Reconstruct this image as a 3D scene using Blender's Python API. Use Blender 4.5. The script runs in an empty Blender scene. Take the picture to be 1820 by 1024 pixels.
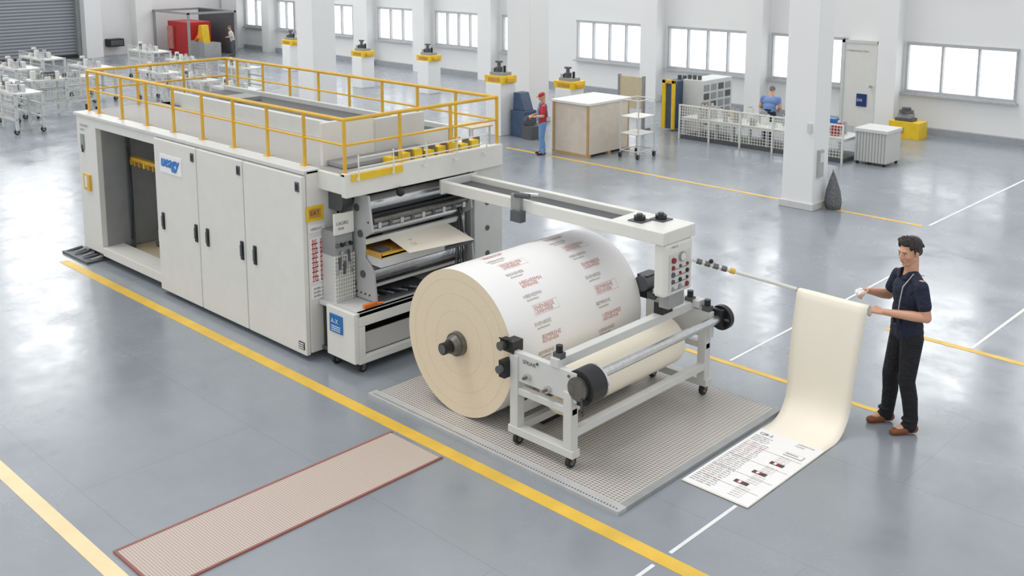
import bpy, math, random
from mathutils import Vector, Matrix
random.seed(7)
ZOOM,ZC=1.0,(910,512)
S=bpy.context.scene
COL=bpy.context.collection
V=Vector
# ------------------------------------------------------------------ materials
def mat(name,col,rough=0.5,metal=0.0,var=0.06,scale=6.0,bump=0.0,emit=None,spec=0.5,bs=None,bd=.02):
    m=bpy.data.materials.new(name);m.use_nodes=True;nt=m.node_tree
    b=nt.nodes['Principled BSDF']
    b.inputs['Roughness'].default_value=rough;b.inputs['Metallic'].default_value=metal
    b.inputs['Specular IOR Level'].default_value=spec
    tc=nt.nodes.new('ShaderNodeTexCoord');n=nt.nodes.new('ShaderNodeTexNoise')
    n.inputs['Scale'].default_value=scale;n.inputs['Detail'].default_value=4
    nt.links.new(tc.outputs['Object'],n.inputs['Vector'])
    r=nt.nodes.new('ShaderNodeValToRGB')
    lo=[max(0,c*(1-var)) for c in col];hi=[min(1,c*(1+var)) for c in col]
    r.color_ramp.elements[0].position=.3;r.color_ramp.elements[1].position=.7
    r.color_ramp.elements[0].color=(*lo,1);r.color_ramp.elements[1].color=(*hi,1)
    nt.links.new(n.outputs['Fac'],r.inputs['Fac']);nt.links.new(r.outputs['Color'],b.inputs['Base Color'])
    if bump:
        n2=n
        if bs:
            n2=nt.nodes.new('ShaderNodeTexNoise');n2.inputs['Scale'].default_value=bs;n2.inputs['Detail'].default_value=2;n2.inputs['Distortion'].default_value=1.2
            nt.links.new(tc.outputs['Object'],n2.inputs['Vector'])
        bp=nt.nodes.new('ShaderNodeBump');bp.inputs['Strength'].default_value=bump;bp.inputs['Distance'].default_value=bd
        nt.links.new(n2.outputs['Fac'],bp.inputs['Height']);nt.links.new(bp.outputs['Normal'],b.inputs['Normal'])
    if emit:
        b.inputs['Emission Color'].default_value=(*emit[0],1);b.inputs['Emission Strength'].default_value=emit[1]
    return m
def srgb(r,g,b):
    f=lambda c:((c/255+.055)/1.055)**2.4 if c>10 else c/255/12.92
    return (f(r),f(g),f(b))
M={}
M['white']=mat('white_paint',srgb(224,223,217),.4,var=.02)
M['white2']=mat('pale_grey_paint',srgb(208,209,206),.4,var=.03)
M['grey']=mat('grey_paint',srgb(150,152,152),.5,var=.06)
M['lgrey']=mat('light_grey_paint',srgb(180,181,180),.5,var=.06)
M['dgrey']=mat('dark_grey_paint',srgb(84,87,90),.5,var=.1)
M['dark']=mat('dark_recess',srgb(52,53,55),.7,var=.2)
M['black']=mat('black_plastic',srgb(24,25,27),.4,var=.2)
M['rubber']=mat('black_rubber',srgb(34,34,36),.7,var=.1)
M['steel']=mat('brushed_steel',srgb(205,207,209),.25,.85,var=.08,scale=20)
M['dsteel']=mat('dark_steel',srgb(116,114,110),.4,.7,var=.2,scale=20)
M['yellow']=mat('yellow_paint',srgb(222,176,60),.45,var=.08)
M['yellow2']=mat('bright_yellow_paint',srgb(232,194,36),.45,var=.08)
M['amber']=mat('amber_tray',srgb(196,146,62),.4,var=.15)
M['orange']=mat('orange_plastic',srgb(225,115,35),.4)
M['red']=mat('red_paint',srgb(184,36,38),.45,var=.1)
M['dred']=mat('dark_red_picture',srgb(140,34,38),.5,var=.2,scale=30)
M['printred']=mat('red_ink',srgb(198,128,118),.6,var=.1)
M['printgrey']=mat('grey_ink',srgb(162,150,138),.6,var=.1)
M['ink']=mat('dark_ink',srgb(74,70,68),.6)
M['blue']=mat('blue_plate',srgb(22,108,180),.4)
M['logo']=mat('bright_blue_lettering',srgb(30,120,205),.4)
M['navyp']=mat('navy_plate',srgb(30,55,110),.4)
M['bluem']=mat('blue_grey_machine',srgb(66,84,112),.5,var=.15)
M['cream']=mat('cream_paper',srgb(245,237,220),.6,var=.012,scale=3)
M['creamend']=mat('cream_roll_end',srgb(228,212,184),.7,var=.03,scale=60,bump=.05)
M['paper']=mat('white_paper',srgb(240,239,238),.5,var=.008,scale=3)
M['skin']=mat('skin',srgb(208,156,128),.45,var=.04)
M['lips']=mat('lips',srgb(172,106,94),.5)
M['eye']=mat('eye_white',srgb(225,220,214),.3)
M['hair']=mat('dark_hair',srgb(40,31,27),.45,var=.4,scale=70,bump=.6)
M['hairg']=mat('grey_hair',srgb(110,105,100),.6,var=.2,scale=60)
M['navy']=mat('navy_cotton',srgb(30,35,56),.85,var=.12,scale=30,bump=.9,bs=11,bd=.035)
M['trous']=mat('black_trousers',srgb(26,26,31),.85,var=.15,scale=30,bump=1.0,bs=9,bd=.04)
M['leather']=mat('brown_leather',srgb(124,72,38),.3,var=.15,scale=20)
M['denim']=mat('blue_overalls',srgb(110,152,200),.85,var=.1,scale=20,bump=.6,bs=12)
M['bshirt']=mat('light_blue_shirt',srgb(112,142,190),.85,var=.08,bump=.6,bs=10)
M['wood']=mat('pale_plywood',srgb(214,203,188),.7,var=.06,scale=5)
M['tan']=mat('tan_board',srgb(205,190,160),.7,var=.05)
M['tanedge']=mat('tan_edging',srgb(185,155,105),.6)
M['wall']=mat('wall_plaster',srgb(237,237,236),.8,var=.01,scale=1)
M['skirt']=mat('grey_skirting',srgb(160,163,168),.6)
M['alu']=mat('window_aluminium',srgb(186,188,190),.4,.1)
M['glass']=mat('daylit_glass',(.9,.93,.95),.1,emit=((.98,.99,1.0),1.2))
M['glowpane']=mat('added_glow_pane',(.9,.93,.95),.1,emit=((.99,.99,1.0),4.2))  # strong emission for the added panes above the view, brightens floor reflections
M['yline']=mat('yellow_floor_paint',srgb(224,184,72),.45,var=.1,scale=4)
M['cline']=mat('cream_floor_paint',srgb(238,214,168),.45,var=.06,scale=4)
M['wline']=mat('white_floor_paint',srgb(230,231,232),.45,var=.06,scale=4)
M['brownred']=mat('red_brown_edge',srgb(150,96,88),.6)
M['cone']=mat('charcoal_fabric',srgb(112,114,117),.9,var=.35,scale=30)
def floor_mat():
    m=bpy.data.materials.new('polished_floor');m.use_nodes=True;nt=m.node_tree;b=nt.nodes['Principled BSDF']
    tc=nt.nodes.new('ShaderNodeTexCoord')
    n=nt.nodes.new('ShaderNodeTexNoise');n.inputs['Scale'].default_value=.5;n.inputs['Detail'].default_value=10;n.inputs['Roughness'].default_value=.68
    nt.links.new(tc.outputs['Object'],n.inputs['Vector'])
    r=nt.nodes.new('ShaderNodeValToRGB')
    r.color_ramp.elements[0].position=.3;r.color_ramp.elements[1].position=.72
    r.color_ramp.elements[0].color=(*srgb(131,138,145),1);r.color_ramp.elements[1].color=(*srgb(149,155,161),1)
    nt.links.new(n.outputs['Fac'],r.inputs['Fac'])
    br=nt.nodes.new('ShaderNodeTexBrick');br.inputs['Scale'].default_value=.16;br.inputs['Mortar Size'].default_value=.0006
    br.inputs['Color1'].default_value=(1,1,1,1);br.inputs['Color2'].default_value=(.985,.985,.99,1);br.inputs['Mortar'].default_value=(.8,.82,.84,1)
    nt.links.new(tc.outputs['Object'],br.inputs['Vector'])
    mx=nt.nodes.new('ShaderNodeMix');mx.data_type='RGBA';mx.blend_type='MULTIPLY';mx.inputs[0].default_value=1
    nt.links.new(r.outputs['Color'],mx.inputs[6]);nt.links.new(br.outputs['Color'],mx.inputs[7])
    nt.links.new(mx.outputs[2],b.inputs['Base Color'])
    n2=nt.nodes.new('ShaderNodeTexNoise');n2.inputs['Scale'].default_value=1.3;n2.inputs['Detail'].default_value=8;n2.inputs['Roughness'].default_value=.7
    nt.links.new(tc.outputs['Object'],n2.inputs['Vector'])
    mr=nt.nodes.new('ShaderNodeMapRange');mr.inputs[1].default_value=.3;mr.inputs[2].default_value=.7;mr.inputs[3].default_value=.1;mr.inputs[4].default_value=.34
    nt.links.new(n2.outputs['Fac'],mr.inputs[0]);nt.links.new(mr.outputs[0],b.inputs['Roughness'])
    b.inputs['Specular IOR Level'].default_value=1.0
    bp=nt.nodes.new('ShaderNodeBump');bp.inputs['Strength'].default_value=.06;bp.inputs['Distance'].default_value=.01
    n3=nt.nodes.new('ShaderNodeTexNoise');n3.inputs['Scale'].default_value=7;nt.links.new(tc.outputs['Object'],n3.inputs['Vector'])
    nt.links.new(n3.outputs['Fac'],bp.inputs['Height']);nt.links.new(bp.outputs['Normal'],b.inputs['Normal'])
    return m
def ribs(name,c1,c2,sc,axis='X',bump=.6,cross=.35):
    m=bpy.data.materials.new(name);m.use_nodes=True;nt=m.node_tree;b=nt.nodes['Principled BSDF']
    tc=nt.nodes.new('ShaderNodeTexCoord');w=nt.nodes.new('ShaderNodeTexWave');w.bands_direction=axis;w.inputs['Scale'].default_value=sc
    nt.links.new(tc.outputs['Object'],w.inputs['Vector'])
    w2=nt.nodes.new('ShaderNodeTexWave');w2.bands_direction='Y' if axis=='X' else 'X';w2.inputs['Scale'].default_value=sc*.8
    nt.links.new(tc.outputs['Object'],w2.inputs['Vector'])
    ma=nt.nodes.new('ShaderNodeMath');ma.operation='MULTIPLY_ADD';ma.inputs[1].default_value=cross
    nt.links.new(w2.outputs['Fac'],ma.inputs[0]);nt.links.new(w.outputs['Fac'],ma.inputs[2])
    r=nt.nodes.new('ShaderNodeValToRGB');r.color_ramp.elements[0].position=.2;r.color_ramp.elements[1].position=.95
    r.color_ramp.elements[0].color=(*c1,1);r.color_ramp.elements[1].color=(*c2,1)
    nt.links.new(ma.outputs[0],r.inputs['Fac']);nt.links.new(r.outputs['Color'],b.inputs['Base Color'])
    bp=nt.nodes.new('ShaderNodeBump');bp.inputs['Strength'].default_value=bump;bp.inputs['Distance'].default_value=.006
    nt.links.new(w.outputs['Fac'],bp.inputs['Height']);nt.links.new(bp.outputs['Normal'],b.inputs['Normal'])
    b.inputs['Roughness'].default_value=.5
    return m
M['floor']=floor_mat()
M['ribmat']=ribs('ribbed_grey_mat',srgb(116,112,108),srgb(202,197,190),10.5,'Y',.6,.55)
M['ribstrip']=ribs('ribbed_strip',srgb(168,150,140),srgb(200,186,176),15,'Y',.2,.4)
M['grate']=ribs('deck_grating',srgb(140,138,134),srgb(190,188,184),14,'X')
M['shutter']=ribs('roller_shutter_slats',srgb(118,122,128),srgb(172,176,182),2.6,'Z',.6,0)
M['corr']=ribs('corrugated_zinc',srgb(160,160,158),srgb(200,200,196),5,'X',.6,0)
# ------------------------------------------------------------------ mesh builder
class MB:
    def __init__(s): s.v=[];s.f=[];s.m=[];s.sm=[];s.mats=[]
    def mi(s,k):
        if k not in s.mats: s.mats.append(k)
        return s.mats.index(k)
    def add(s,vs,fs,k,sm=False):
        o=len(s.v);s.v+= [tuple(v) for v in vs];i=s.mi(k)
        for f in fs: s.f.append([o+j for j in f]);s.m.append(i);s.sm.append(sm)
        return s
    def box(s,x0,x1,y0,y1,z0,z1,k):
        x0,x1=min(x0,x1),max(x0,x1);y0,y1=min(y0,y1),max(y0,y1);z0,z1=min(z0,z1),max(z0,z1)
        vs=[(x,y,z) for z in (z0,z1) for y in (y0,y1) for x in (x0,x1)]
        return s.add(vs,[(0,2,3,1),(4,5,7,6),(0,1,5,4),(2,6,7,3),(0,4,6,2),(1,3,7,5)],k)
    def cyl(s,p0,p1,r0,k,r1=None,n=24,caps=True,kc=None):
        p0=V(p0);p1=V(p1);r1=r0 if r1 is None else r1
        d=(p1-p0).normalized();a=d.orthogonal().normalized();b=d.cross(a)
        vs=[]
        for p,r in((p0,r0),(p1,r1)):
            for i in range(n):
                t=2*math.pi*i/n;vs.append(p+a*(r*math.cos(t))+b*(r*math.sin(t)))
        s.add(vs,[(i,(i+1)%n,n+(i+1)%n,n+i) for i in range(n)],k,n>8)
        if caps:
            s.add(vs[:n],[tuple(range(n))[::-1]],kc or k);s.add(vs[n:],[tuple(range(n))],kc or k)
        return s
    def path(s,pts,r,k,n=8):
        for a,b in zip(pts[:-1],pts[1:]): s.cyl(a,b,r,k,n=n)
        for a in pts[1:-1]: s.sph(a,(r,r,r),k,8,6)
        return s
    def sph(s,c,r,k,n=16,m=10,R=None):
        if not hasattr(r,'__len__'): r=(r,r,r)
        vs=[(0,0,r[2])]
        for j in range(1,m):
            ph=math.pi*j/m
            for i in range(n):
                t=2*math.pi*i/n;vs.append((r[0]*math.sin(ph)*math.cos(t),r[1]*math.sin(ph)*math.sin(t),r[2]*math.cos(ph)))
        vs.append((0,0,-r[2]));fs=[]
        for i in range(n): fs.append((0,1+i,1+(i+1)%n))
        for j in range(m-2):
            for i in range(n):
                a=1+j*n;fs.append((a+i,a+n+i,a+n+(i+1)%n,a+(i+1)%n))
        l=len(vs)-1;a=1+(m-2)*n
        for i in range(n): fs.append((a+i,l,a+(i+1)%n))
        c=V(c);vs=[(R@V(v) if R else V(v))+c for v in vs]
        return s.add(vs,fs,k,True)
    def cap(s,p0,p1,r0,r1,k='skin',n=14):
        p0=V(p0);p1=V(p1);d=(p1-p0)
        if d.length<1e-5: return s.sph(p0,max(r0,r1),k)
        d.normalize();a=d.orthogonal().normalized();b=d.cross(a);rings=[]
        for j in range(1,5):
            t=math.pi/2*j/4;rings.append((p0-d*(r0*math.cos(t)),r0*math.sin(t)))
        for j in range(4,0,-1):
            t=math.pi/2*j/4;rings.append((p1+d*(r1*math.cos(t)),r1*math.sin(t)))
        vs=[p0-d*r0];fs=[]
        for c,r in rings:
            for i in range(n):
                t=2*math.pi*i/n;vs.append(c+a*(r*math.cos(t))+b*(r*math.sin(t)))
        vs.append(p1+d*r1)
        for i in range(n): fs.append((0,1+(i+1)%n,1+i))
        for j in range(len(rings)-1):
            q=1+j*n
            for i in range(n): fs.append((q+i,q+(i+1)%n,q+n+(i+1)%n,q+n+i))
        q=1+(len(rings)-1)*n;l=len(vs)-1
        for i in range(n): fs.append((q+i,q+(i+1)%n,l))
        return s.add(vs,fs,k,True)
    def prism(s,pts,vec,k):
        n=len(pts);vec=V(vec);vs=[V(p) for p in pts]+[V(p)+vec for p in pts]
        fs=[tuple(range(n))[::-1],tuple(range(n,2*n))]+[(i,(i+1)%n,n+(i+1)%n,n+i) for i in range(n)]
        return s.add(vs,fs,k)
    def text(s,body,size,fn,k):
        me=text_mesh(body)
        vs=[fn(v[0]*size,v[1]*size) for v in me[0]]
        return s.add(vs,me[1],k)
    def build(s,name,parent=None,label=None,bevel=0.0,cat=None,kind=None,group=None,loc=None):
        r=root_of(parent) if parent else None
        off=V(r['_loc']) if r else V(loc) if loc else V((0,0,0))
        me=bpy.data.meshes.new(name);me.from_pydata([tuple(V(v)-off) for v in s.v],[],s.f)
        for k in s.mats: me.materials.append(M[k])
        me.polygons.foreach_set('material_index',s.m);me.polygons.foreach_set('use_smooth',s.sm)
        me.update()
        o=bpy.data.objects.new(name,me);COL.objects.link(o)
        if parent: o.parent=parent
        else: o.location=off
        if bevel:
            b=o.modifiers.new('bevel','BEVEL');b.width=bevel;b.segments=2;b.limit_method='ANGLE';b.angle_limit=math.radians(50)
        tag(o,label,cat,kind,group)
        return o
TM={}
def text_mesh(body):
    if body in TM: return TM[body]
    cu=bpy.data.curves.new('tmp','FONT');cu.body=body;cu.resolution_u=2
    ob=bpy.data.objects.new('tmp',cu);COL.objects.link(ob);bpy.context.view_layer.update()
    dg=bpy.context.evaluated_depsgraph_get();me=bpy.data.meshes.new_from_object(ob.evaluated_get(dg))
    r=([tuple(v.co) for v in me.vertices],[tuple(p.vertices) for p in me.polygons])
    bpy.data.objects.remove(ob);bpy.data.curves.remove(cu);bpy.data.meshes.remove(me);TM[body]=r;return r
def tag(o,label=None,cat=None,kind=None,group=None):
    if label:o['label']=label
    if cat:o['category']=cat
    if kind:o['kind']=kind
    if group:o['group']=group
def root_of(o):
    while o.parent: o=o.parent
    return o
def thing(name,label,cat,loc,group=None):
    o=bpy.data.objects.new(name,None);o.empty_display_size=.2;o.location=loc;o['_loc']=[float(c) for c in loc]
    COL.objects.link(o);tag(o,label,cat,None,group);return o
def dup(root,loc,label=None,rotz=None,scale=None):
    def cp(o,par):
        c=o.copy();COL.objects.link(c)
        if par: c.parent=par
        for ch in o.children: cp(ch,c)
        return c
    c=cp(root,None);c.location=loc
    if rotz is not None: c.rotation_euler=(0,0,rotz)
    if scale: c.scale=scale if hasattr(scale,'__len__') else (scale,)*3
    if label: c['label']=label
    return c
def planef(o,xd,yd):
    o=V(o);xd=V(xd);yd=V(yd);return lambda x,y:o+xd*x+yd*y
# ------------------------------------------------------------------ setting
WH=15.5
b=MB();b.box(-40.5,6,-8,24.2,-.1,0,'floor');b.build('floor',kind='structure')
wins=[(-38.1,-36.6,2),(-35.7,-34.6,2),(-32.2,-30.8,2),(-29.3,-27.3,3),(-26.2,-24.0,4),(-23.0,-22.2,1),(-19.9,-17.5,4),(-16.6,-14.1,4),(-13.4,-11.5,4),(-9.9,-7.5,3),(-6.9,-4.6,3)]
Z0,Z1=.95,2.07
b=MB();b.box(-40,3,23.5,23.8,0,Z0,'wall');b.box(-40,3,23.5,23.8,Z1,3.6,'wall')
xs=[-40]+[q for w in wins for q in w[:2]]+[3]
for i in range(0,len(xs),2): b.box(xs[i],xs[i+1],23.5,23.8,Z0,Z1,'wall')
up=[(-38+3.9*i,-35.2+3.9*i) for i in range(9)]  # openings for the added upper glow panes, out of view
b.box(-40,3,23.5,23.8,6.6,WH,'wall')
xs=[-40]+[q for w in up for q in w]+[3]
for i in range(0,len(xs),2): b.box(xs[i],xs[i+1],23.5,23.8,3.6,6.6,'wall')
b.build('wall_back',kind='structure')
wn=0
def window(x0,x1,z0,z1,n,g='glass'):
    global wn;wn+=1
    b=MB();b.box(x0,x1,23.56,23.6,z0,z1,g);t=.04
    for a in((x0-.03,x1+.03,z0-.03,z0+t),(x0-.03,x1+.03,z1-t,z1+.03)): b.box(a[0],a[1],23.44,23.62,a[2],a[3],'alu')
    for i in range(n+1):
        c=x0+(x1-x0)*i/n;b.box(c-.022,c+.022,23.46,23.62,z0,z1,'alu')
    b.box(x0-.08,x1+.08,23.36,23.5,z0-.07,z0-.03,'alu')
    b.build('window_%d'%wn,kind='structure')
for x0,x1,n in wins: window(x0,x1,Z0,Z1,n)
for x0,x1 in up: window(x0,x1,3.6,6.6,3,'glowpane')  # invented upper windows, unseen, glowing to put bright streaks on the floor
for y0 in (-2.5,1.5,5.5,9.5,13.5,17.8):  # tall end-wall windows are made up, out of view, glowing for floor reflections
    wn+=1;b=MB();b.box(-39.5,-39.46,y0,y0+2.8,4.6,13.5,'glowpane')
    for y in(y0,y0+1.4,y0+2.8): b.box(-39.5,-39.4,y-.05,y+.05,4.55,13.55,'alu')
    for z in(4.6,7.5,10.5,13.5): b.box(-39.5,-39.4,y0,y0+2.8,z-.05,z+.05,'alu')
    b.build('window_%d'%wn,kind='structure')
tn=0
def trim(fn):
    global tn;tn+=1;b=MB();fn(b);return b.build('trim_%d'%tn,kind='structure')
for x0,x1 in [(-39.4,-38.2),(-36.35,-35.85),(-30.3,-29.5),(-27.0,-26.4),(-23.8,-23.2),(-17.3,-16.75),(-13.95,-13.5),(-10.45,-10.0)]:
    trim(lambda b:b.box(x0,x1,23.1,23.5,0,WH,'wall'))
b=MB();b.box(-39,3,23.38,23.5,0,.16,'skirt');b.build('baseboard_back',kind='structure')
b=MB();b.box(-39.9,-39.5,-4,12,0,WH,'wall');b.box(-39.9,-39.5,17,23.8,0,WH,'wall');b.box(-39.9,-39.5,12,17,3.6,WH,'wall');b.build('wall_end',kind='structure')
b=MB();b.box(-39.75,-39.6,12,17,0,3.6,'shutter');b.box(-39.7,-39.45,12,17,3.6,4.0,'white2')
for y in (12.0,16.9): b.box(-39.65,-39.4,y,y+.1,0,3.6,'grey')
b.box(-39.65,-39.42,12,17,0,.12,'black');b.build('door_1',kind='structure')
for y0,y1 in((17.05,17.7),(19.1,19.8)): trim(lambda b:b.box(-39.4 if y0<18 else -39.5,-39.0,y0,y1,0,WH,'wall'))
trim(lambda b:b.box(-39.5,-39.44,17.75,17.82,0,4,'tanedge'))
def door2():
    b=MB();b.box(-11.35,-10.55,23.3,23.42,0,2.0,'white');b.box(-11.42,-11.35,23.28,23.5,0,2.07,'white2');b.box(-10.55,-10.48,23.28,23.5,0,2.07,'white2');b.box(-11.42,-10.48,23.28,23.5,2.0,2.07,'white2')
    b.box(-11.0,-10.75,23.28,23.3,.5,.8,'navyp');b.text("EXI",.09,planef((-10.98,23.275,.62),(1,0,0),(0,0,1)),'paper')
    b.text("FTHERAEGHATS ONLY",.055,planef((-11.3,23.275,1.8),(1,0,0),(0,0,1)),'ink')
    b.cyl((-10.65,23.3,1.0),(-10.65,23.22,1.0),.03,'steel');b.build('door_2',kind='structure')
door2()
for (x0,x1,y0,y1,k) in [(-14.0,1,5.535,5.665,'yline'),(-34,1,2.75,2.87,'cline'),(-15.2,-6.18,15.57,15.65,'yline'),(-6.0,-3.85,8.9,8.97,'yline'),(-4.7,0,11.0,11.09,'yline'),
    (-3.925,-3.895,0,5.5,'wline'),(-3.925,-3.895,5.7,6.58,'wline'),(-5.5,-5.47,9.0,13.2,'wline'),(-6.14,-6.1,15.7,22.5,'wline'),(-3.8,-3.765,11.1,14.5,'wline')]:
    trim(lambda b:b.box(x0,x1,y0,y1,0.0,.003,k))
# ------------------------------------------------------------------ pillars
def pillar(x0,x1,y0,y1,label):
    r=thing('pillar',label,'pillar',((x0+x1)/2,(y0+y1)/2,0),'square columns')
    MB().box(x0,x1,y0,y1,0,WH,'wall').build('shaft',r,bevel=.015)
    MB().box(x0-.03,x1+.03,y0-.03,y1+.03,0,.12,'white2').build('plinth',r,bevel=.01)
    return r
p1=pillar(-8.43,-7.87,15.25,15.75,'square white column with small grey switch box')
b=MB();b.box(-7.87,-7.82,15.35,15.5,.55,1.0,'lgrey');b.box(-7.82,-7.81,15.37,15.48,.8,.95,'white');b.build('switch_box',p1)
b=MB();b.box(-8.0,-7.93,15.22,15.25,1.3,1.45,'white2');b.build('switch',p1)
pillar(-22.3,-21.6,15.2,15.9,'square white painted factory column')
pillar(-17.55,-16.8,18.05,18.75,'square white painted factory column beside crate')
# ------------------------------------------------------------------ mats
r=thing('ribbed_mat','large grey ribbed rubber mat with perforated border','mat',(-6,7,0))
b=MB();b.box(-7.5,-4.55,5.93,8.27,0,.03,'ribmat');b.build('mat_surface',r)
b=MB();b.box(-7.55,-4.48,5.82,5.93,0,.032,'lgrey');b.box(-4.55,-4.48,5.93,8.3,0,.032,'grey')
for i in range(100): b.box(-7.5+i*.03,-7.488+i*.03,5.85,5.865,.032,.0335,'dgrey')
b.build('mat_border',r)
r=thing('ribbed_floor_strip','beige ribbed floor strip with red-brown edging','floor mat',(-6.45,4.2,0))
MB().box(-6.785,-6.135,2.94,5.48,0,.01,'ribstrip').build('strip_surface',r)
b=MB();b.box(-6.805,-6.785,2.92,5.5,0,.014,'brownred');b.box(-6.135,-6.115,2.92,5.5,0,.014,'brownred');b.box(-6.785,-6.135,2.92,2.94,0,.014,'brownred');b.build('strip_edging',r)
# ------------------------------------------------------------------ caster
def caster(x,y,parent,r=.045):
    b=MB();b.cyl((x-.018,y,r),(x+.018,y,r),r,'rubber',n=20);b.cyl((x-.021,y,r),(x+.021,y,r),r*.5,'steel',n=12)
    b.box(x-.03,x-.021,y-.02,y+.02,r*.8,r*2.1,'dsteel');b.box(x+.021,x+.03,y-.02,y+.02,r*.8,r*2.1,'dsteel');b.box(x-.035,x+.035,y-.035,y+.035,r*2.05,r*2.35,'dsteel')
    return b.build('caster',parent,label='small black swivel caster')
# ------------------------------------------------------------------ printing press
P=thing('printing_press','long off-white industrial printing press with railed roof deck','printing machine',(-11,7,0))
b=MB()
b.box(-14.1,-13.52,5.95,8.2,.12,2.03,'white');b.box(-13.52,-11.8,5.95,6.2,1.88,2.03,'white');b.box(-13.52,-11.8,5.95,6.25,.1,.22,'white')
b.box(-13.5,-11.8,7.5,8.2,.12,2.03,'lgrey');b.box(-13.5,-11.8,6.25,7.5,.1,.16,'tan')
b.box(-13.52,-13.51,6.02,7.5,.16,1.88,'grey')
b.box(-11.8,-8.72,6.0,8.2,.12,2.0,'white');b.box(-11.8,-8.66,5.96,6.33,.08,2.03,'white')
b.box(-14.15,-8.66,5.93,6.15,2.0,2.04,'white2')
b.build('body',P,bevel=.012)
for x in (-14.0,-13.7,-11.7): MB().box(x-.05,x+.05,6.0,6.1,0,.12,'dgrey').build('foot',P,label='dark grey foot')
b=MB();b.box(-14.4,-13.6,5.75,6.1,0,.03,'dgrey')
for i in range(6): b.cyl((-14.35+i*.13,5.8+.05*(i%2),.02),(-14.3+i*.13,6.0,.06),.022,'grey' if i%2 else 'dgrey',n=8)
b.build('floor_bracket',P,label='dark steel floor bracket')
b=MB();b.box(-13.45,-11.85,6.35,6.42,1.4,1.45,'yellow')
for i in range(12): b.box(-13.4+i*.13,-13.36+i*.13,6.34,6.38,1.34,1.41,'amber' if i%3 else 'yellow2')
b.build('yellow_rail',P,label='yellow guide rail')
b=MB()
b.box(-13.42,-13.38,6.3,6.36,.16,1.88,'dgrey');b.box(-12.62,-12.56,6.6,6.68,.16,1.88,'white2');b.box(-12.1,-12.04,6.7,6.78,.16,1.88,'white2')
b.box(-12.7,-12.35,6.4,6.7,1.05,1.3,'white2');b.cyl((-12.5,6.35,1.2),(-12.5,6.5,1.2),.05,'dred',n=16);b.cyl((-12.4,6.35,1.1),(-12.4,6.5,1.1),.05,'black',n=16)
b.path([(-12.5,6.35,1.1),(-12.55,6.3,.95),(-12.5,6.32,.82),(-12.4,6.35,.9),(-12.38,6.4,1.05)],.018,'black')
b.path([(-12.65,6.4,1.3),(-12.7,6.35,1.5),(-12.6,6.4,1.7),(-12.5,6.5,1.88)],.012,'dgrey');b.path([(-12.1,6.5,.9),(-12.2,6.4,1.1),(-12.1,6.45,1.35)],.012,'black')
b.box(-13.3,-12.0,6.9,7.5,.16,.75,'lgrey');b.box(-13.2,-12.7,6.6,6.95,.16,.4,'white2');b.box(-12.9,-12.1,6.85,6.9,.25,.65,'grey')
b.path([(-13.36,6.3,.3),(-13.28,6.3,.9),(-13.36,6.3,1.6)],.012,'black')
for i in range(5): b.cyl((-13.4,7.1,.9+.12*i),(-11.9,7.1,.9+.12*i),.03,'steel',n=12)
for i in range(4): b.box(-13.3+.3*i,-13.1+.3*i,6.85,6.9,.85+.1*(i%2),1.2,'grey' if i%2 else 'white2')
b.box(-12.0,-11.9,6.4,6.6,.6,.9,'white2');b.cyl((-12.1,6.5,.45),(-12.1,6.35,.45),.08,'dsteel',n=16)
for i in range(7): b.sph((-13.2+i*.22,6.6,.2),(.05,.04,.04),'black' if i%2 else 'dgrey',8,6)
b.build('bay_mechanism',P,label='mechanism inside the open bay')
b=MB();b.box(-13.98,-13.88,5.935,5.95,1.55,1.75,'grey');b.box(-13.95,-13.91,5.93,5.94,1.5,1.6,'black');b.build('control_plate',P,label='grey control plate')
b=MB();b.box(-13.93,-13.74,5.92,5.95,.98,1.2,'yellow');b.box(-13.88,-13.8,5.915,5.92,1.02,1.18,'white');b.build('control_plate',P,label='yellow control plate')
b=MB();b.text("AUTOPRINT",.045,planef((-13.98,5.94,1.86),(1,0,0),(0,0,1)),'ink');b.text("UNIT-1",.045,planef((-13.98,5.94,1.8),(1,0,0),(0,0,1)),'ink')
b.build('lettering',P,label='small dark lettering')
MB().box(-14.75,-14.1,6.3,8.0,0,.55,'white2').box(-14.6,-14.1,6.2,6.3,.3,.4,'grey').build('end_cabinet',P,bevel=.01)
dx=[-11.8,-10.78,-9.78,-8.66]
for i in range(3):
    b=MB();b.box(dx[i]+.008,dx[i+1]-.008,5.9,5.955,.06,1.985,'white');d=b.build('door',P,bevel=.008)
    for hx in ([-11.63,dx[1]-.06],[dx[1]+.2,dx[2]-.06],[dx[2]+.2])[i]:
        h=MB();h.box(hx-.025,hx+.025,5.885,5.9,.86,1.07,'black');h.box(hx-.014,hx+.014,5.87,5.885,.9,1.03,'dgrey');h.build('handle',d,label='black recessed handle')
    h=MB();h.box(dx[i+1]-.11,dx[i+1]-.05,5.888,5.9,1.82,1.92,'dgrey');h.box(dx[i+1]-.1,dx[i+1]-.06,5.884,5.888,1.84,1.9,'black');h.build('latch',d,label='small dark latch plate')
    if i==0:
        h=MB();h.box(-11.64,-11.12,5.893,5.9,1.59,1.81,'paper')
        for k_ in range(6): h.text("ueagy",.21,lambda x,y:V((-11.625+k_*.0045+x*.9+y*.2,5.8895-k_*.0003,1.665+(k_%3)*.005+y*.95)),'logo')
        h.build('logo_plate',d,label='white plate with blue lettered logo')
    if i==2:
        h=MB();h.box(-8.8,-8.7,5.893,5.9,.12,.2,'dark')
        for q in range(3): h.box(-8.79,-8.71,5.89,5.893,.13+q*.024,.14+q*.024,'paper')
        h.build('vent_plate',d)
XE=-8.66
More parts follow.
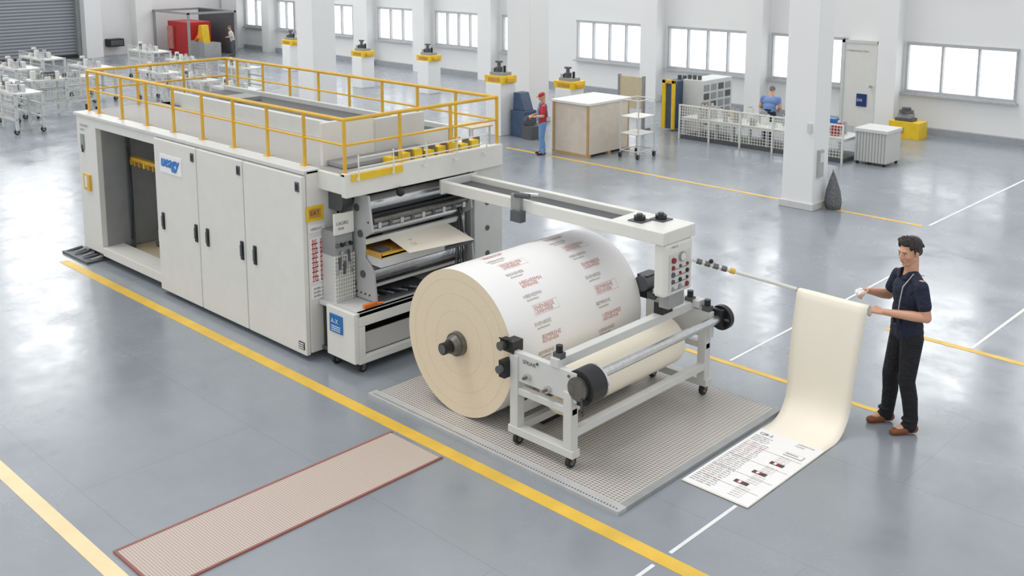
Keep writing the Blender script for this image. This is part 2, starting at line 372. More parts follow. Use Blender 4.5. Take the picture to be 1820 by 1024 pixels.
b=MB();b.box(XE,XE+.008,5.94,6.15,1.5,1.66,'yellow2');b.box(XE+.008,XE+.01,5.97,6.12,1.53,1.63,'amber');b.text("EAT",.07,planef((XE+.012,5.98,1.56),(0,1,0),(0,0,1)),'ink');b.build('warning_label',P,label='yellow warning label')
b=MB();b.box(XE,XE+.008,5.97,6.17,1.38,1.46,'paper');b.text("VEEKAY",.04,planef((XE+.01,5.98,1.4),(0,1,0),(0,0,1)),'ink');b.build('name_label',P,label='small white name label')
b=MB();b.box(XE,XE+.006,5.98,6.2,.84,1.32,'paper')
for j in range(2):
    for q in range(9):
        b.text("BEH"[(q+j)%3]+"S",.062,planef((XE+.01,5.995+j*.1,1.26-.05*q),(0,1,0),(0,0,1)),'red');b.box(XE+.006,XE+.008,5.99+j*.105,6.07+j*.105,1.25-.05*q,1.258-.05*q,'dred')
b.build('instruction_label',P,label='white label with red lettering columns')
b=MB();b.box(XE,XE+.006,5.98,6.18,.66,.8,'paper')
for q in range(3): b.text("AHER-Z",.035,planef((XE+.01,6.0,.76-.04*q),(0,1,0),(0,0,1)),'ink')
b.build('data_label',P,label='small white data label')
b=MB();b.box(-14.1,-8.2,6.1,8.3,1.83,2.03,'white');b.box(-8.24,-8.16,6.08,8.32,1.81,2.06,'white');b.build('deck',P,bevel=.01)
b=MB();b.box(-14.05,-8.3,6.14,7.15,2.03,2.045,'grate');b.build('walkway_grating',P,label='grey walkway grating')
b=MB();b.box(-13.8,-8.9,7.3,8.1,2.12,2.16,'dgrey');b.box(-13.85,-8.85,7.22,7.3,2.03,2.22,'white2');b.box(-13.85,-8.85,8.1,8.16,2.03,2.22,'white2');b.box(-8.9,-8.85,7.22,8.16,2.03,2.2,'white2')
b.box(-12.9,-12.5,7.45,7.9,2.16,2.22,'grey');b.build('belt_trough',P,label='dark grey roof belt between white side plates',bevel=.005)
MB().box(-8.75,-8.7,6.2,6.87,2.04,2.5,'white').build('parapet_panel',P,bevel=.008)
MB().box(-8.75,-8.7,6.9,7.6,2.04,2.46,'white2').build('parapet_panel',P,bevel=.008)
MB().box(-8.7,-8.4,6.25,7.5,2.05,2.1,'grey').build('deck_step',P,bevel=.008)
for i in range(8):
    y=6.75+i*.17;b=MB();b.box(-8.4,-8.28,y,y+.11,2.045,2.11+.02*(i%3),'yellow2');b.box(-8.38,-8.3,y+.11,y+.145,2.045,2.16,'dsteel');b.build('feeder_block',P,label='small yellow feeder block')
MB().box(-8.16,-8.13,6.15,6.8,1.98,2.05,'yellow2').build('yellow_plate',P,label='yellow edge plate')
b=MB()
zt,zm=2.6,2.34
X0,X1,Y0,Y1=-14.05,-8.22,6.12,8.28
for k in range(9):
    x=X1-.69*k
    for y in (Y0,Y1): b.cyl((x,y,2.03),(x,y,zt),.02,'yellow',n=12);b.box(x-.04,x+.04,y-.04,y+.04,2.03,2.05,'yellow')
for y in (Y0+.72,Y0+1.44): b.cyl((X1,y,2.03),(X1,y,zt),.02,'yellow',n=12)
for y in (Y0,Y0+.72,Y0+1.44,Y1): b.cyl((X0,y,2.03),(X0,y,zt),.02,'yellow',n=12)
for z in (zt,zm):
    b.path([(X0,Y0,z),(X1,Y0,z),(X1,Y1,z),(X0,Y1,z),(X0,Y0,z)],.02 if z==zt else .013,'yellow',n=12)
b.sph((X0,Y0,zt),.02,'yellow',8,6)
b.build('railing',P,label='yellow tubular guard railing')
b=MB()
for z in (2.12,2.22): b.path([(-8.1,6.2,z),(-8.1,8.0,z)],.008,'white')
for i in range(5): b.cyl((-8.1,6.2+.45*i,1.99),(-8.1,6.2+.45*i,2.25),.008,'white',n=6);b.box(-8.17,-8.09,6.19+.45*i,6.21+.45*i,1.99,2.01,'white')
b.build('front_rail',P,label='thin white rail')
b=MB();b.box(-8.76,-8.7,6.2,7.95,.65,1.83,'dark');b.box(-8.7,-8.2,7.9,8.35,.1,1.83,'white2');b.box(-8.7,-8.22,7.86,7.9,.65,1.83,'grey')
for z in (.8,1.1,1.4,1.65): b.cyl((-8.2,8.1,z),(-8.19,8.1,z),.03,'dgrey',n=14)
b.build('end_frame',P,bevel=.008)
def roller(y0,y1,x,z,r,k,lab):
    b=MB();b.cyl((x,y0,z),(x,y1,z),r,k,n=32);b.cyl((x,y0-.06,z),(x,y1+.06,z),r*.4,'dsteel',n=16);return b.build('roller',P,label=lab)
roller(6.44,7.76,-8.38,1.63,.1,'steel','polished steel roller')
roller(6.44,7.76,-8.5,1.42,.05,'black','black rubber roller')
roller(6.44,7.76,-8.33,1.36,.045,'steel','slim steel roller')
roller(6.44,7.76,-8.3,.93,.1,'steel','large steel roller')
roller(6.44,7.76,-8.45,.78,.06,'dsteel','dark steel roller')
roller(6.44,7.76,-8.2,1.5,.03,'dsteel','slim dark guide roller')
for y in (6.38,7.79):
    b=MB();b.prism([(-8.62,y,.66),(-8.1,y,.66),(-8.14,y,1.0),(-8.28,y,1.1),(-8.28,y,1.32),(-8.14,y,1.4),(-8.2,y,1.78),(-8.62,y,1.78)],(0,.03,0),'lgrey')
    for (x,z) in((-8.3,.93),(-8.45,.8),(-8.33,1.36),(-8.38,1.63),(-8.5,1.42)): b.cyl((x,y-.012,z),(x,y+.042,z),.04,'dgrey',n=14)
    for i in range(6): b.cyl((-8.2-.07*i,y-.006,.72),(-8.2-.07*i,y+.036,.72),.01,'black',n=8)
    b.build('side_plate',P,label='grey roller side plate',bevel=.003)
b=MB();b.box(-8.42,-8.2,6.4,7.8,1.43,1.46,'grey');b.box(-8.3,-8.26,6.4,7.8,1.25,1.3,'white2');b.box(-8.34,-8.05,6.42,7.3,1.04,1.14,'white2');b.box(-8.6,-8.35,6.4,7.8,1.48,1.5,'dgrey')
b.box(-8.25,-8.22,6.4,7.8,1.53,1.56,'black');b.box(-8.3,-8.27,6.4,7.8,.76,.79,'white2');b.box(-8.16,-8.13,6.4,7.8,1.0,1.03,'dgrey')
for i in range(9): b.box(-8.24,-8.18,6.5+.15*i,6.54+.15*i,1.42,1.5,'dgrey' if i%2 else 'steel')
b.build('roller_guide',P)
for i in range(5):
    b=MB();b.path([(-8.12,7.5+.05*i,.68),(-8.1-.02*i,7.52+.05*i,.9+.03*i),(-8.2,7.6+.03*i,1.15),(-8.3,7.74,1.3+.05*i)],.009,'black' if i%2 else 'dgrey');b.build('cable',P,label='dark cable')
b=MB();b.box(-8.5,-8.04,6.42,6.9,1.145,1.165,'amber');b.box(-8.5,-8.04,6.41,6.43,1.14,1.19,'amber');b.box(-8.06,-8.04,6.42,6.9,1.14,1.185,'yellow');b.box(-8.3,-8.15,6.5,6.62,1.165,1.19,'dgrey');b.build('ink_tray',P,label='amber ink tray')
b=MB();gx=-8.42
b.box(gx,gx+.03,6.1,6.34,1.38,1.6,'white');b.text("UIGIRS",.05,planef((gx+.033,6.12,1.48),(0,1,0),(0,0,1)),'ink');b.text("ERSB",.035,planef((gx+.033,6.14,1.43),(0,1,0),(0,0,1)),'ink')
for i in range(9): b.box(gx+.01,gx+.02,6.1+.03*i,6.105+.03*i,.66,1.16,'white')
for i in range(12): b.box(gx+.01,gx+.024,6.09,6.35,.7+.04*i,.706+.04*i,'white')
b.box(gx-.23,gx,6.12,6.34,1.14,1.4,'grey')
for i in range(4): b.cyl((gx,6.14+.055*i,1.26),(gx+.03,6.14+.055*i,1.26),.022,'black' if i%2 else 'dsteel',n=14)
b.box(gx-.23,gx,6.12,6.34,.65,1.14,'white2');b.box(gx-.23,gx,6.22,6.34,1.6,1.82,'dgrey')
b.path([(gx,6.2,1.6),(gx+.08,6.3,1.72),(gx,6.37,1.78)],.015,'black')
for i in range(7): b.box(gx+.02,gx+.04,6.11+.03*i,6.13+.03*i,.95+.06*(i%3),1.08+.06*(i%3),'dgrey' if i%2 else 'steel')
b.build('gauge_rack',P,label='white gauge rack with wire grid')
b=MB();b.cyl((-8.12,6.75,1.83),(-8.12,6.75,1.78),.012,'black',n=8);b.sph((-8.12,6.75,1.77),.045,'black');b.build('sensor_ball',P,label='small black dome sensor')
b=MB();b.box(-8.47,-8.0,6.02,6.08,.12,.65,'white');b.box(-8.06,-8.0,6.08,8.3,.1,.18,'white');b.box(-8.06,-8.0,6.08,8.3,.5,.65,'white');b.box(-8.06,-8.0,6.08,6.16,.18,.5,'white');b.box(-8.06,-8.0,7.95,8.3,.18,.5,'white')
b.box(-8.65,-8.0,6.06,8.3,.6,.65,'white2');b.box(-8.65,-8.06,6.08,8.3,.1,.14,'dgrey');b.box(-8.64,-8.6,6.1,8.2,.14,.6,'dark')
b.build('base_table',P,bevel=.008)
b=MB();b.box(-8.085,-8.07,6.16,7.95,.18,.4,'grate');b.build('base_grille',P,label='grey mesh grille')
b=MB();b.box(-8.4,-8.19,6.008,6.02,.39,.58,'blue');b.text("A-X",.07,planef((-8.37,6.004,.49),(1,0,0),(0,0,1)),'paper')
for q in range(3): b.box(-8.37,-8.22,6.004,6.008,.41+.022*q,.416+.022*q,'paper')
b.build('blue_sign',P,label='blue sign with white lettering')
b=MB();b.box(-8.5,-8.1,6.43,7.2,.65,.67,'dgrey')
for i in range(9): b.cyl((-8.45+.04*i,6.45+.08*i,.68),(-8.2+.02*i,6.5+.08*i,.69),.012,'black' if i%2 else 'steel',n=8)
b.build('tool_rest',P)
b=MB();b.box(-8.09,-8.05,6.2,6.36,.655,.69,'orange');b.cyl((-8.07,6.34,.675),(-8.03,6.42,.675),.014,'orange',n=10);b.build('orange_gun',P,label='orange plastic hand tool')
for (x,y) in((-8.42,6.1),(-8.05,6.15)): caster(x,y,P,.05)
# overhead beam
Q=thing('overhead_beam','off-white overhead beam with control column and swing arm','machine beam',(-6.7,7.6,1.1))
b=MB();b.box(-8.15,-5.2,7.35,7.42,1.66,1.78,'white');b.box(-8.15,-5.2,7.78,7.85,1.66,1.78,'white');b.box(-8.15,-5.75,7.42,7.78,1.68,1.72,'dgrey');b.box(-5.85,-5.2,7.42,7.78,1.66,1.78,'white')
b.box(-8.16,-8.12,7.33,7.87,1.64,1.8,'white2')
b.build('beam',Q,bevel=.008)
b=MB();b.box(-5.33,-5.2,7.38,7.82,1.16,1.66,'white');b.build('beam_column',Q,bevel=.03)
b=MB();b.box(-5.2,-5.19,7.44,7.76,1.2,1.56,'white2')
random.seed(21)
for i in range(4):
    for j in range(3):
        b.cyl((-5.19,7.49+.11*j,1.235+.065*i),(-5.177,7.49+.11*j,1.235+.065*i),random.choice((.014,.02,.024)),random.choice(['dred','dgrey','dred','grey','black']),n=14)
for q in range(4): b.box(-5.19,-5.187,7.47,7.72,1.212+.065*q,1.216+.065*q,'ink')
b.cyl((-5.19,7.62,1.515),(-5.17,7.62,1.515),.045,'grey',n=20);b.cyl((-5.17,7.62,1.515),(-5.165,7.62,1.515),.036,'white',n=20);b.cyl((-5.19,7.49,1.5),(-5.17,7.49,1.5),.026,'dred',n=16)
b.text("P-PC-S",.035,planef((-5.195,7.47,1.61),(0,1,0),(0,0,1)),'ink')
b.build('control_panel',Q,label='control panel with red buttons')
for (x,y) in((-5.62,7.55),(-5.5,7.72)):
    b=MB();b.box(x-.08,x+.08,y-.08,y+.08,1.78,1.79,'dgrey');b.cyl((x,y,1.79),(x,y,1.83),.055,'black',n=20);b.cyl((x,y,1.83),(x,y,1.85),.028,'dgrey',n=16);b.build('knob',Q,label='black round knob on beam')
b=MB();b.box(-7.05,-6.93,7.3,7.36,1.66,1.84,'grey');b.box(-7.02,-6.88,7.26,7.34,1.57,1.68,'dgrey');b.cyl((-6.99,7.3,1.84),(-6.83,7.34,1.84),.028,'dgrey',n=12);b.cyl((-7.02,7.4,1.82),(-6.85,7.5,1.82),.025,'steel',n=12)
b.build('beam_sensor',Q,label='grey sensor clamp')
b=MB();A=V((-5.19,7.80,1.44));B=V((-4.44,8.38,1.19));b.cyl(A,B,.018,'white',n=14)
for t in(.06,.14,.22,.3,.38): b.cyl(A.lerp(B,t-.02),A.lerp(B,t+.03),.026,'dsteel' if t<.35 else 'yellow',n=12)
b.sph(A.lerp(B,.18)+V((0,0,.035)),.022,'black',10,8)
b.build('swing_arm',Q,label='thin white arm with steel hinge')
b=MB();b.cyl((-4.46,8.395,1.178),(-3.78,8.395,1.178),.015,'steel',n=16);b.build('support_bar',Q,label='thin steel bar')
b=MB();b.add([(-8.45,6.75,1.27),(-7.85,6.63,1.2),(-7.72,7.43,1.2),(-8.37,7.55,1.27),(-8.45,6.75,1.267),(-7.85,6.63,1.197),(-7.72,7.43,1.197),(-8.37,7.55,1.267)],[(0,1,2,3),(7,6,5,4),(0,4,5,1),(1,5,6,2),(2,6,7,3),(3,7,4,0)],'cream')
b.text("UIR HIT",.09,planef((-7.98,6.8,1.219),(0,1,0),(-1,0,.115)),'printgrey');b.text("BINERRA",.05,planef((-8.1,6.85,1.233),(0,1,0),(-1,0,.115)),'printgrey')
b.build('printed_sheet',label='cream printed sheet emerging from the press rollers',cat='paper sheet',loc=(-8.1,7.1,1.25))
# ------------------------------------------------------------------ big roll
RC=(-6.575,.725);RR=.69;RY0,RY1=6.12,7.96
R=thing('paper_roll','huge white paper roll with red and grey print','paper roll',(RC[0],7,.035))
b=MB();b.cyl((RC[0],RY0,RC[1]),(RC[0],RY1,RC[1]),RR,'paper',n=128,kc='creamend')
for rr in (.3,.46,.6):
    n=96;a,c=rr,rr+.0015
    vs=[(RC[0]+q*math.cos(2*math.pi*i/n),RY0-.0015,RC[1]+q*math.sin(2*math.pi*i/n)) for q in (a,c) for i in range(n)]
    b.add(vs,[(i,(i+1)%n,n+(i+1)%n,n+i) for i in range(n)],'tan')
b.build('wound_paper',R)
def cw(y0,ang,dr=.0018):
    def f(x,y):
        t=math.radians(ang)+y/RR
        return V((RC[0]+(RR+dr)*math.cos(t),y0+x,RC[1]+(RR+dr)*math.sin(t)))
    return f
def blockframe(b,y0,ang,w,h,k):
    f=cw(y0,ang,.0016);t=.0022
    for (x0,x1,a0,a1) in((0,w,0,t),(0,w,h-t,h),(0,t,0,h),(w-t,w,0,h)):
        b.add([f(x0,a0),f(x1,a0),f(x1,a1),f(x0,a1)],[(0,1,2,3)],k)
words=["EHENBEEE","BEMIREHE","UERBHMEE","RESNEHEB","HBEHEEMH"]
for bi,y0 in enumerate((6.45,7.3)):
    b=MB()
    for k in range(8):
        a=128-22*k-bi*2
        b.text(words[(k+bi)%5],.048,cw(y0,a+2.0),'printgrey');b.text(words[(k+bi+2)%5].lower()+"er",.034,cw(y0+.02,a-.8),'printgrey')
        b.text(words[(k+bi+1)%5],.058,cw(y0+.06,a-8.8),'printred');b.text(words[(k+bi+3)%5]+"B",.042,cw(y0+.06,a-11.6),'printred')
        if k%2==0: blockframe(b,y0+.045,a-12.4,.33,.094,'printred')
    b.build('roll_print',R,label='rows of grey and red print')
b=MB();c=(RC[0],RC[1])
b.cyl((c[0],RY0,c[1]),(c[0],RY0-.05,c[1]),.115,'dsteel',r1=.11,n=32);b.cyl((c[0],RY0-.05,c[1]),(c[0],RY0-.11,c[1]),.095,'dsteel',r1=.07,n=32);b.cyl((c[0],RY0-.08,c[1]),(c[0],RY0-.2,c[1]),.055,'black',n=24)
b.cyl((c[0],RY0-.2,c[1]),(c[0],RY0-.205,c[1]),.045,'dgrey',n=24);b.build('core_hub',R,label='dark metal core hub')
# ------------------------------------------------------------------ stand
T=thing('roll_stand','grey-white wheeled unwind stand with bars and black end wheels','roll stand',(-5.5,7.1,.03))
b=MB()
for y in (6.1,8.06):
    b.box(-5.86,-5.77,y-.045,y+.045,.14,.85,'white2');b.box(-5.25,-5.16,y-.045,y+.045,.14,.7,'white2')
    b.box(-5.88,-5.14,y-.05,y+.05,.13,.2,'white2');b.box(-5.86,-5.16,y-.035,y+.035,.5,.56,'white2')
    b.box(-5.88,-5.12,y-.03,y+.03,.62,.88,'white2')
for (x,z) in((-5.2,.33),(-5.82,.33),(-5.82,.17)): b.box(x-.035,x+.035,6.1,8.06,z-.035,z+.035,'white2')
b.box(-5.4,-5.31,6.06,8.1,.87,.95,'white2')
b.box(-5.78,-5.24,8.0,8.12,.9,.97,'white2')
b.build('frame',T,bevel=.006)
for x in (-5.8,-5.2):
    for y in (6.1,8.06):
        o=caster(x,y,T,.052);o.location.z=.03
b=MB();b.cyl((-5.1,6.3,.8),(-5.1,8.1,.8),.042,'steel',n=24);b.cyl((-5.1,6.2,.8),(-5.1,8.25,.8),.02,'dsteel',n=12);b.build('tension_bar',T,label='chrome tension bar')
b=MB();b.cyl((-5.1,6.08,.76),(-5.1,6.27,.76),.15,'black',n=36);b.cyl((-5.1,6.27,.76),(-5.1,6.29,.76),.15,'steel',n=36);b.cyl((-5.1,6.29,.76),(-5.1,6.3,.76),.12,'dgrey',n=36);b.cyl((-5.1,6.05,.76),(-5.1,6.08,.76),.1,'dsteel',n=24)
b.path([(-5.05,6.06,.7),(-5.0,6.0,.62),(-5.05,6.06,.55)],.015,'black');b.build('brake_drum',T,label='black brake drum with steel rim')
b=MB();b.cyl((-5.1,8.16,.8),(-5.1,8.22,.8),.12,'black',n=32);b.cyl((-5.1,8.22,.8),(-5.1,8.28,.8),.05,'dsteel',n=20)
for i in range(5):
    t=i*2*math.pi/5;b.cyl((-5.1,8.15,.8),(-5.1+.1*math.cos(t),8.15,.8+.1*math.sin(t)),.014,'dgrey',n=8)
b.box(-5.16,-5.04,8.1,8.16,.72,.9,'black');b.build('hand_wheel',T,label='black end wheel')
for (x,y) in ((-5.35,6.12),(-5.35,8.02),(-5.18,8.06)):
    z=.94 if x<-5.2 else .88
    b=MB();b.box(x-.04,x+.04,y-.035,y+.035,z,z+.05,'dgrey');b.cyl((x,y,z+.05),(x,y,z+.11),.03,'black',n=16);b.build('clamp_knob',T,label='black clamp knob')
b=MB();b.box(-5.97,-5.82,6.05,6.18,.86,.96,'black');b.cyl((-5.93,6.12,.91),(-5.93,6.0,.91),.04,'dsteel',n=16)
for i in range(4): b.path([(-5.96+.03*i,6.05,.955),(-5.93+.02*i,6.0,.99),(-5.85,6.06,.97)],.006,'black')
b.build('bearing_block',T,label='black bearing block')
b=MB();b.box(-5.93,-5.86,5.99,6.1,.64,.79,'black');b.cyl((-5.9,5.99,.72),(-5.9,5.95,.72),.035,'dgrey',n=16);b.build('brake_block',T,label='black brake block')
b=MB();b.box(-5.97,-5.85,8.0,8.2,.85,1.08,'black');b.cyl((-5.9,7.97,1.0),(-5.9,8.2,1.0),.08,'dgrey',n=20);b.box(-5.86,-5.75,8.0,8.12,.86,.92,'dgrey');b.build('drive_motor',T,label='black drive motor')
b=MB();b.text("SFRIAR",.05,planef((-5.72,6.066,.8),(1,0,0),(0,0,1)),'ink');b.build('maker_mark',T,label='dark lettering')
for (x,z) in((-5.65,.7),(-5.42,.66)): 
    b=MB();b.cyl((x,6.07,z),(x,6.03,z),.03,'steel',n=16);b.cyl((x,6.03,z),(x,6.0,z),.014,'dsteel',n=12);b.build('adjuster_knob',T,label='steel adjuster knob')
for (x,z) in((-5.83,.84),(-5.2,.84),(-5.83,.66),(-5.55,.84)): MB().cyl((x,6.07,z),(x,6.06,z),.012,'dgrey',n=10).build('bolt',T,label='dark bolt head')
b=MB();b.box(-5.33,-5.22,7.48,7.72,1.03,1.16,'grey');b.box(-5.4,-5.3,7.5,7.66,.95,1.06,'black');b.build('column_mount',T,label='dark mounting block')
MB().box(-5.95,-5.87,6.5,7.8,.04,.09,'black').build('lower_bar',T,label='black lower bar')
SR=thing('paper_roll','smaller blank cream paper roll','paper roll',(-5.5,7,.27))
b=MB();b.cyl((-5.52,6.3,.56),(-5.52,7.86,.56),.235,'cream',n=72,kc='creamend');b.build('wound_paper',SR)
b=MB();b.cyl((-5.52,6.17,.56),(-5.52,8.0,.56),.04,'dsteel',n=20);b.build('core_shaft',SR,label='steel core shaft')
# ------------------------------------------------------------------ hanging sheet
prof=[(8.44,1.1),(8.435,1.17),(8.41,1.2),(8.38,1.2),(8.355,1.18),(8.345,1.12)]
for i in range(1,9):
    t=i/8;prof.append((8.345-.06*t-.02*math.sin(t*3.1),1.12-.82*t))
for i in range(0,9):
    t=math.radians(5+85*i/8);prof.append((8.02+.26*math.cos(t),.26-.255*math.sin(t)))
for i in range(1,9): prof.append((8.02-1.42*i/8,.006+.003*math.sin(i*1.3)**2))
b=MB();n=len(prof);xs=[-4.44+.62*i/8 for i in range(9)]
vs=[];fs=[]
for i,x in enumerate(xs):
    for j,(y,z) in enumerate(prof):
        w=max(0,min(1,(z-.1)/1.0)); vs.append((x+w*(.05+.09*(x+4.13)),y+.006*math.sin(i*.9)*w,z))
for i in range(8):
    for j in range(n-1): a=i*n+j;fs.append((a,a+1,a+n+1,a+n))
W=thing('printed_paper_sheet','long cream sheet draped over a bar onto the floor','paper sheet',(-4.1,8.0,0))
b.add(vs,fs,'cream',True);o=b.build('sheet',W)
so=o.modifiers.new('thick','SOLIDIFY');so.thickness=.003;so.offset=0
b=MB();zf=.016
b.box(-4.435,-3.825,6.61,7.85,.011,.0135,'paper')
pf=lambda x0,y0:planef((x0,y0,zf),(1,0,0),(0,1,0))
def bar(x0,x1,y0,y1,k,dz=0): b.add([(x0,y0,zf+dz),(x1,y0,zf+dz),(x1,y1,zf+dz),(x0,y1,zf+dz)],[(0,1,2,3)],k)
b.text("CJB-2",.055,pf(-4.40,7.75),'ink')
for q in range(4): b.text(("ahersenbmir er","sember ahe ri")[q%2],.028,pf(-4.41,7.70-.032*q),'ink')
b.text("AEERETAR",.035,pf(-4.05,7.79),'printgrey');b.text("RESEER",.028,pf(-4.05,7.75),'printgrey')
bar(-4.05,-3.88,7.55,7.62,'ink');bar(-4.047,-3.883,7.553,7.617,'paper',.001)
b.text("BEERES",.036,planef((-4.04,7.575,zf+.002),(1,0,0),(0,1,0)),'ink')
for y in (7.5,7.26,7.02,6.8): bar(-4.41,-3.85,y,y+.0025,'ink')
for (x,y) in ((-4.06,7.33),(-4.09,7.1),(-4.12,6.87)):
    bar(x,x+.125,y,y+.05,'ink')
    for i,k in enumerate(('dred','paper','dred','ink')): bar(x+.006+.029*i,x+.031+.029*i,y+.007,y+.043,k,.001)
random.seed(9)
y=7.56
while y>6.64:
    b.text(random.choice(("erheim besar hnt re","ser imbhera nim ae","iaher sembe r bhm")),.027,pf(-4.41,y),'dred' if random.random()<.12 else 'ink')
    if not any(-.035<(y-q)<.06 for q in (7.33,7.1,6.87,7.56)): b.text(random.choice(("rehs ber as","mhe aner s")),.024,pf(-4.05,y),'printgrey')
    y-=.033
b.build('sheet_print',W,label='printed text rows with small red pictures')
# ------------------------------------------------------------------ people
def remesh(mb,name,parent,vox,mk,xf,smooth=4,label=None):
    off=V(root_of(parent)['_loc'])
    me=bpy.data.meshes.new('t');me.from_pydata([tuple(xf@V(v)) for v in mb.v],[],mb.f);me.update()
    o=bpy.data.objects.new('t',me);COL.objects.link(o)
    m=o.modifiers.new('r','REMESH');m.mode='VOXEL';m.voxel_size=vox
    s=o.modifiers.new('s','SMOOTH');s.factor=.5;s.iterations=smooth
    bpy.context.view_layer.update();dg=bpy.context.evaluated_depsgraph_get()
    e=bpy.data.meshes.new_from_object(o.evaluated_get(dg));bpy.data.objects.remove(o)
    e.transform(Matrix.Translation(-off));e.materials.clear();e.materials.append(M[mk])
    e.polygons.foreach_set('use_smooth',[True]*len(e.polygons));e.polygons.foreach_set('material_index',[0]*len(e.polygons));e.update()
    r=bpy.data.objects.new(name,e);COL.objects.link(r)
    if parent: r.parent=parent
    if label: r['label']=label
    return r
def hand(mb,W,d,n,s,curl=.6,sc=1):
    W=V(W);d=V(d).normalized();n=V(n);n=(n-d*n.dot(d)).normalized();s=d.cross(n)*s
    for t in (-.026,-.009,.009,.026): mb.cap(W+d*.012*sc+s*t*.7*sc,W+d*.082*sc+s*t*sc,.015*sc,.012*sc)
    for i,(t,L) in enumerate(((.03,.9),(.0105,1.0),(-.009,.94),(-.028,.76))):
        p=W+d*.085*sc+s*t*sc;a=0
        for j,seg in enumerate((.04,.026,.02)):
            a+=curl*(1+.1*i);q=p+(d*math.cos(a)+n*math.sin(a))*seg*L*sc
            mb.cap(p,q,(.0092-.0008*j)*sc,(.0086-.0008*j)*sc,n=10);p=q
    p=W+d*.025*sc+s*.028*sc
    q=p+(d*.6+s*.75+n*.25).normalized()*.036*sc;mb.cap(p,q,.014*sc,.0105*sc,n=10)
    q2=q+(d*.85+n*.5+s*.1).normalized()*.03*sc;mb.cap(q,q2,.0105*sc,.0095*sc,n=10)
    q3=q2+(d*.75+n*.7-s*.2).normalized()*.022*sc;mb.cap(q2,q3,.0095*sc,.008*sc,n=10)
def person(label,loc,face,H,pose,cl,vox=.006,fine=True):
    """local: +x person's right, +y forward; modelled at 1.80 m then scaled"""
    f=V((face[0],face[1],0)).normalized();rgt=V((f.y,-f.x,0));s=H/1.81
    xf=Matrix(((rgt.x*s,f.x*s,0,loc[0]),(rgt.y*s,f.y*s,0,loc[1]),(0,0,s,0),(0,0,0,1)))
    root=thing('person',label,'person',(loc[0],loc[1],0))
    lean=pose.get('lean',0.0);g=cl.get('g',1.0);hs=cl.get('hs',1.0)
    def L(p):
        p=V(p)
        if p.z>.95: p.y+=lean*(p.z-.95)
        return p
    J={}
    J['sL']=L((-.178*g,0,1.42));J['sR']=L((.178*g,0,1.42))
    for k in('eL','wL','eR','wR','kL','kR','aL','aR'): J[k]=V(pose[k])
    HR=Matrix.Rotation(pose.get('hy',0),4,'Z')@Matrix.Rotation(pose.get('hp',-.12),4,'X');R3=HR.to_3x3()
    hc=L((0,.02,1.685-.02*(hs-1)))
    def Hd(p): return hc+(HR@(V(p)*hs))
    def hsph(b,p,r,k='skin',n=18,m=12): b.sph(Hd(p),tuple(q*hs for q in r),k,n,m,R=R3)
    def hcap(b,p,q,r0,r1,k='skin',n=12): b.cap(Hd(p),Hd(q),r0*hs,r1*hs,k,n)
    b=MB()
    hsph(b,(0,-.02,.025),(.072,.09,.085),n=24,m=16);hsph(b,(0,.025,-.01),(.06,.062,.082),n=24,m=16)
    hcap(b,(-.036,.0,-.055),(-.014,.05,-.088),.026,.02);hcap(b,(.036,.0,-.055),(.014,.05,-.088),.026,.02)
    hsph(b,(0,.066,-.088),(.02,.018,.017));hsph(b,(0,.055,-.055),(.034,.028,.04))
    hcap(b,(0,.083,.014),(0,.1,-.022),.007,.0105);hcap(b,(-.011,.092,-.027),(.011,.092,-.027),.0075,.0075)
    hcap(b,(-.03,.075,.024),(.03,.075,.024),.008,.008)
    for q in(-1,1):
        hsph(b,(q*.07,-.008,-.006),(.008,.019,.03),n=12,m=8);hsph(b,(q*.036,.056,-.022),(.022,.021,.024),n=12,m=8)
    hcap(b,(-.014,.086,-.05),(.014,.086,-.05),.0055,.0055);hcap(b,(-.011,.084,-.059),(.011,.084,-.059),.0058,.0058)
    b.cap(L((0,-.01,1.46)),Hd((0,-.02,-.05)),.06*g,.054*hs)
    b.sph(L((0,0,1.32)),(.15,.095,.17),'skin');b.sph(L((0,0,1.08)),(.13,.09,.17),'skin');b.sph((0,0,.94),(.14,.1,.1),'skin')
    b.cap(J['sL']+V((.03,0,0)),J['sR']-V((.03,0,0)),.05,.05);b.cap(L((0,0,1.43)),L((0,0,1.5)),.075,.055)
    for sd in 'LR':
        q=-1 if sd=='L' else 1
        b.cap(J['s'+sd],J['e'+sd],.052*g,.041*g);b.cap(J['e'+sd],J['e'+sd].lerp(J['w'+sd],.3),.04*g,.043*g);b.cap(J['e'+sd].lerp(J['w'+sd],.3),J['w'+sd],.043*g,.026*g)
        b.cap((q*.085,0,.92),J['k'+sd],.078,.05);b.cap(J['k'+sd],J['a'+sd],.05,.034)
        a=J['a'+sd];b.cap(a,a+V((0,.13,-.04)),.034,.026)
        dd=pose.get('d'+sd) or (J['w'+sd]-J['e'+sd]);hand(b,J['w'+sd],dd,pose.get('n'+sd,(0,0,-1)),pose.get('t'+sd,1),pose.get('curl',.55),1.05)
    remesh(b,'body',root,vox,'skin',xf,2)
    b=MB();b.sph((0,-.01,.95),(.155*g,.12*g,.12),'navy')
    b.cap((-.05,0,1.0),(.05,0,1.0),.1*g,.1*g)
    for sd in 'LR':
        q=-1 if sd=='L' else 1
        kn=J['k'+sd];an=J['a'+sd]
        b.cap((q*.08*g,-.005,.9),kn,.098*g,.068*g);b.cap(kn,kn.lerp(an,.4)+V((0,-.012,0)),.068*g,.066*g);b.cap(kn.lerp(an,.4)+V((0,-.012,0)),an+V((0,0,.03)),.066*g,.056*g)
        b.cap(an+V((0,.01,-.015)),an+V((0,0,.06)),.058*g,.058*g);b.sph(an+V((0,.02,.05)),(.062*g,.066*g,.022),'navy');b.cap(an+V((0,.0,-.01)),an+V((0,.05,-.01)),.05*g,.042*g)
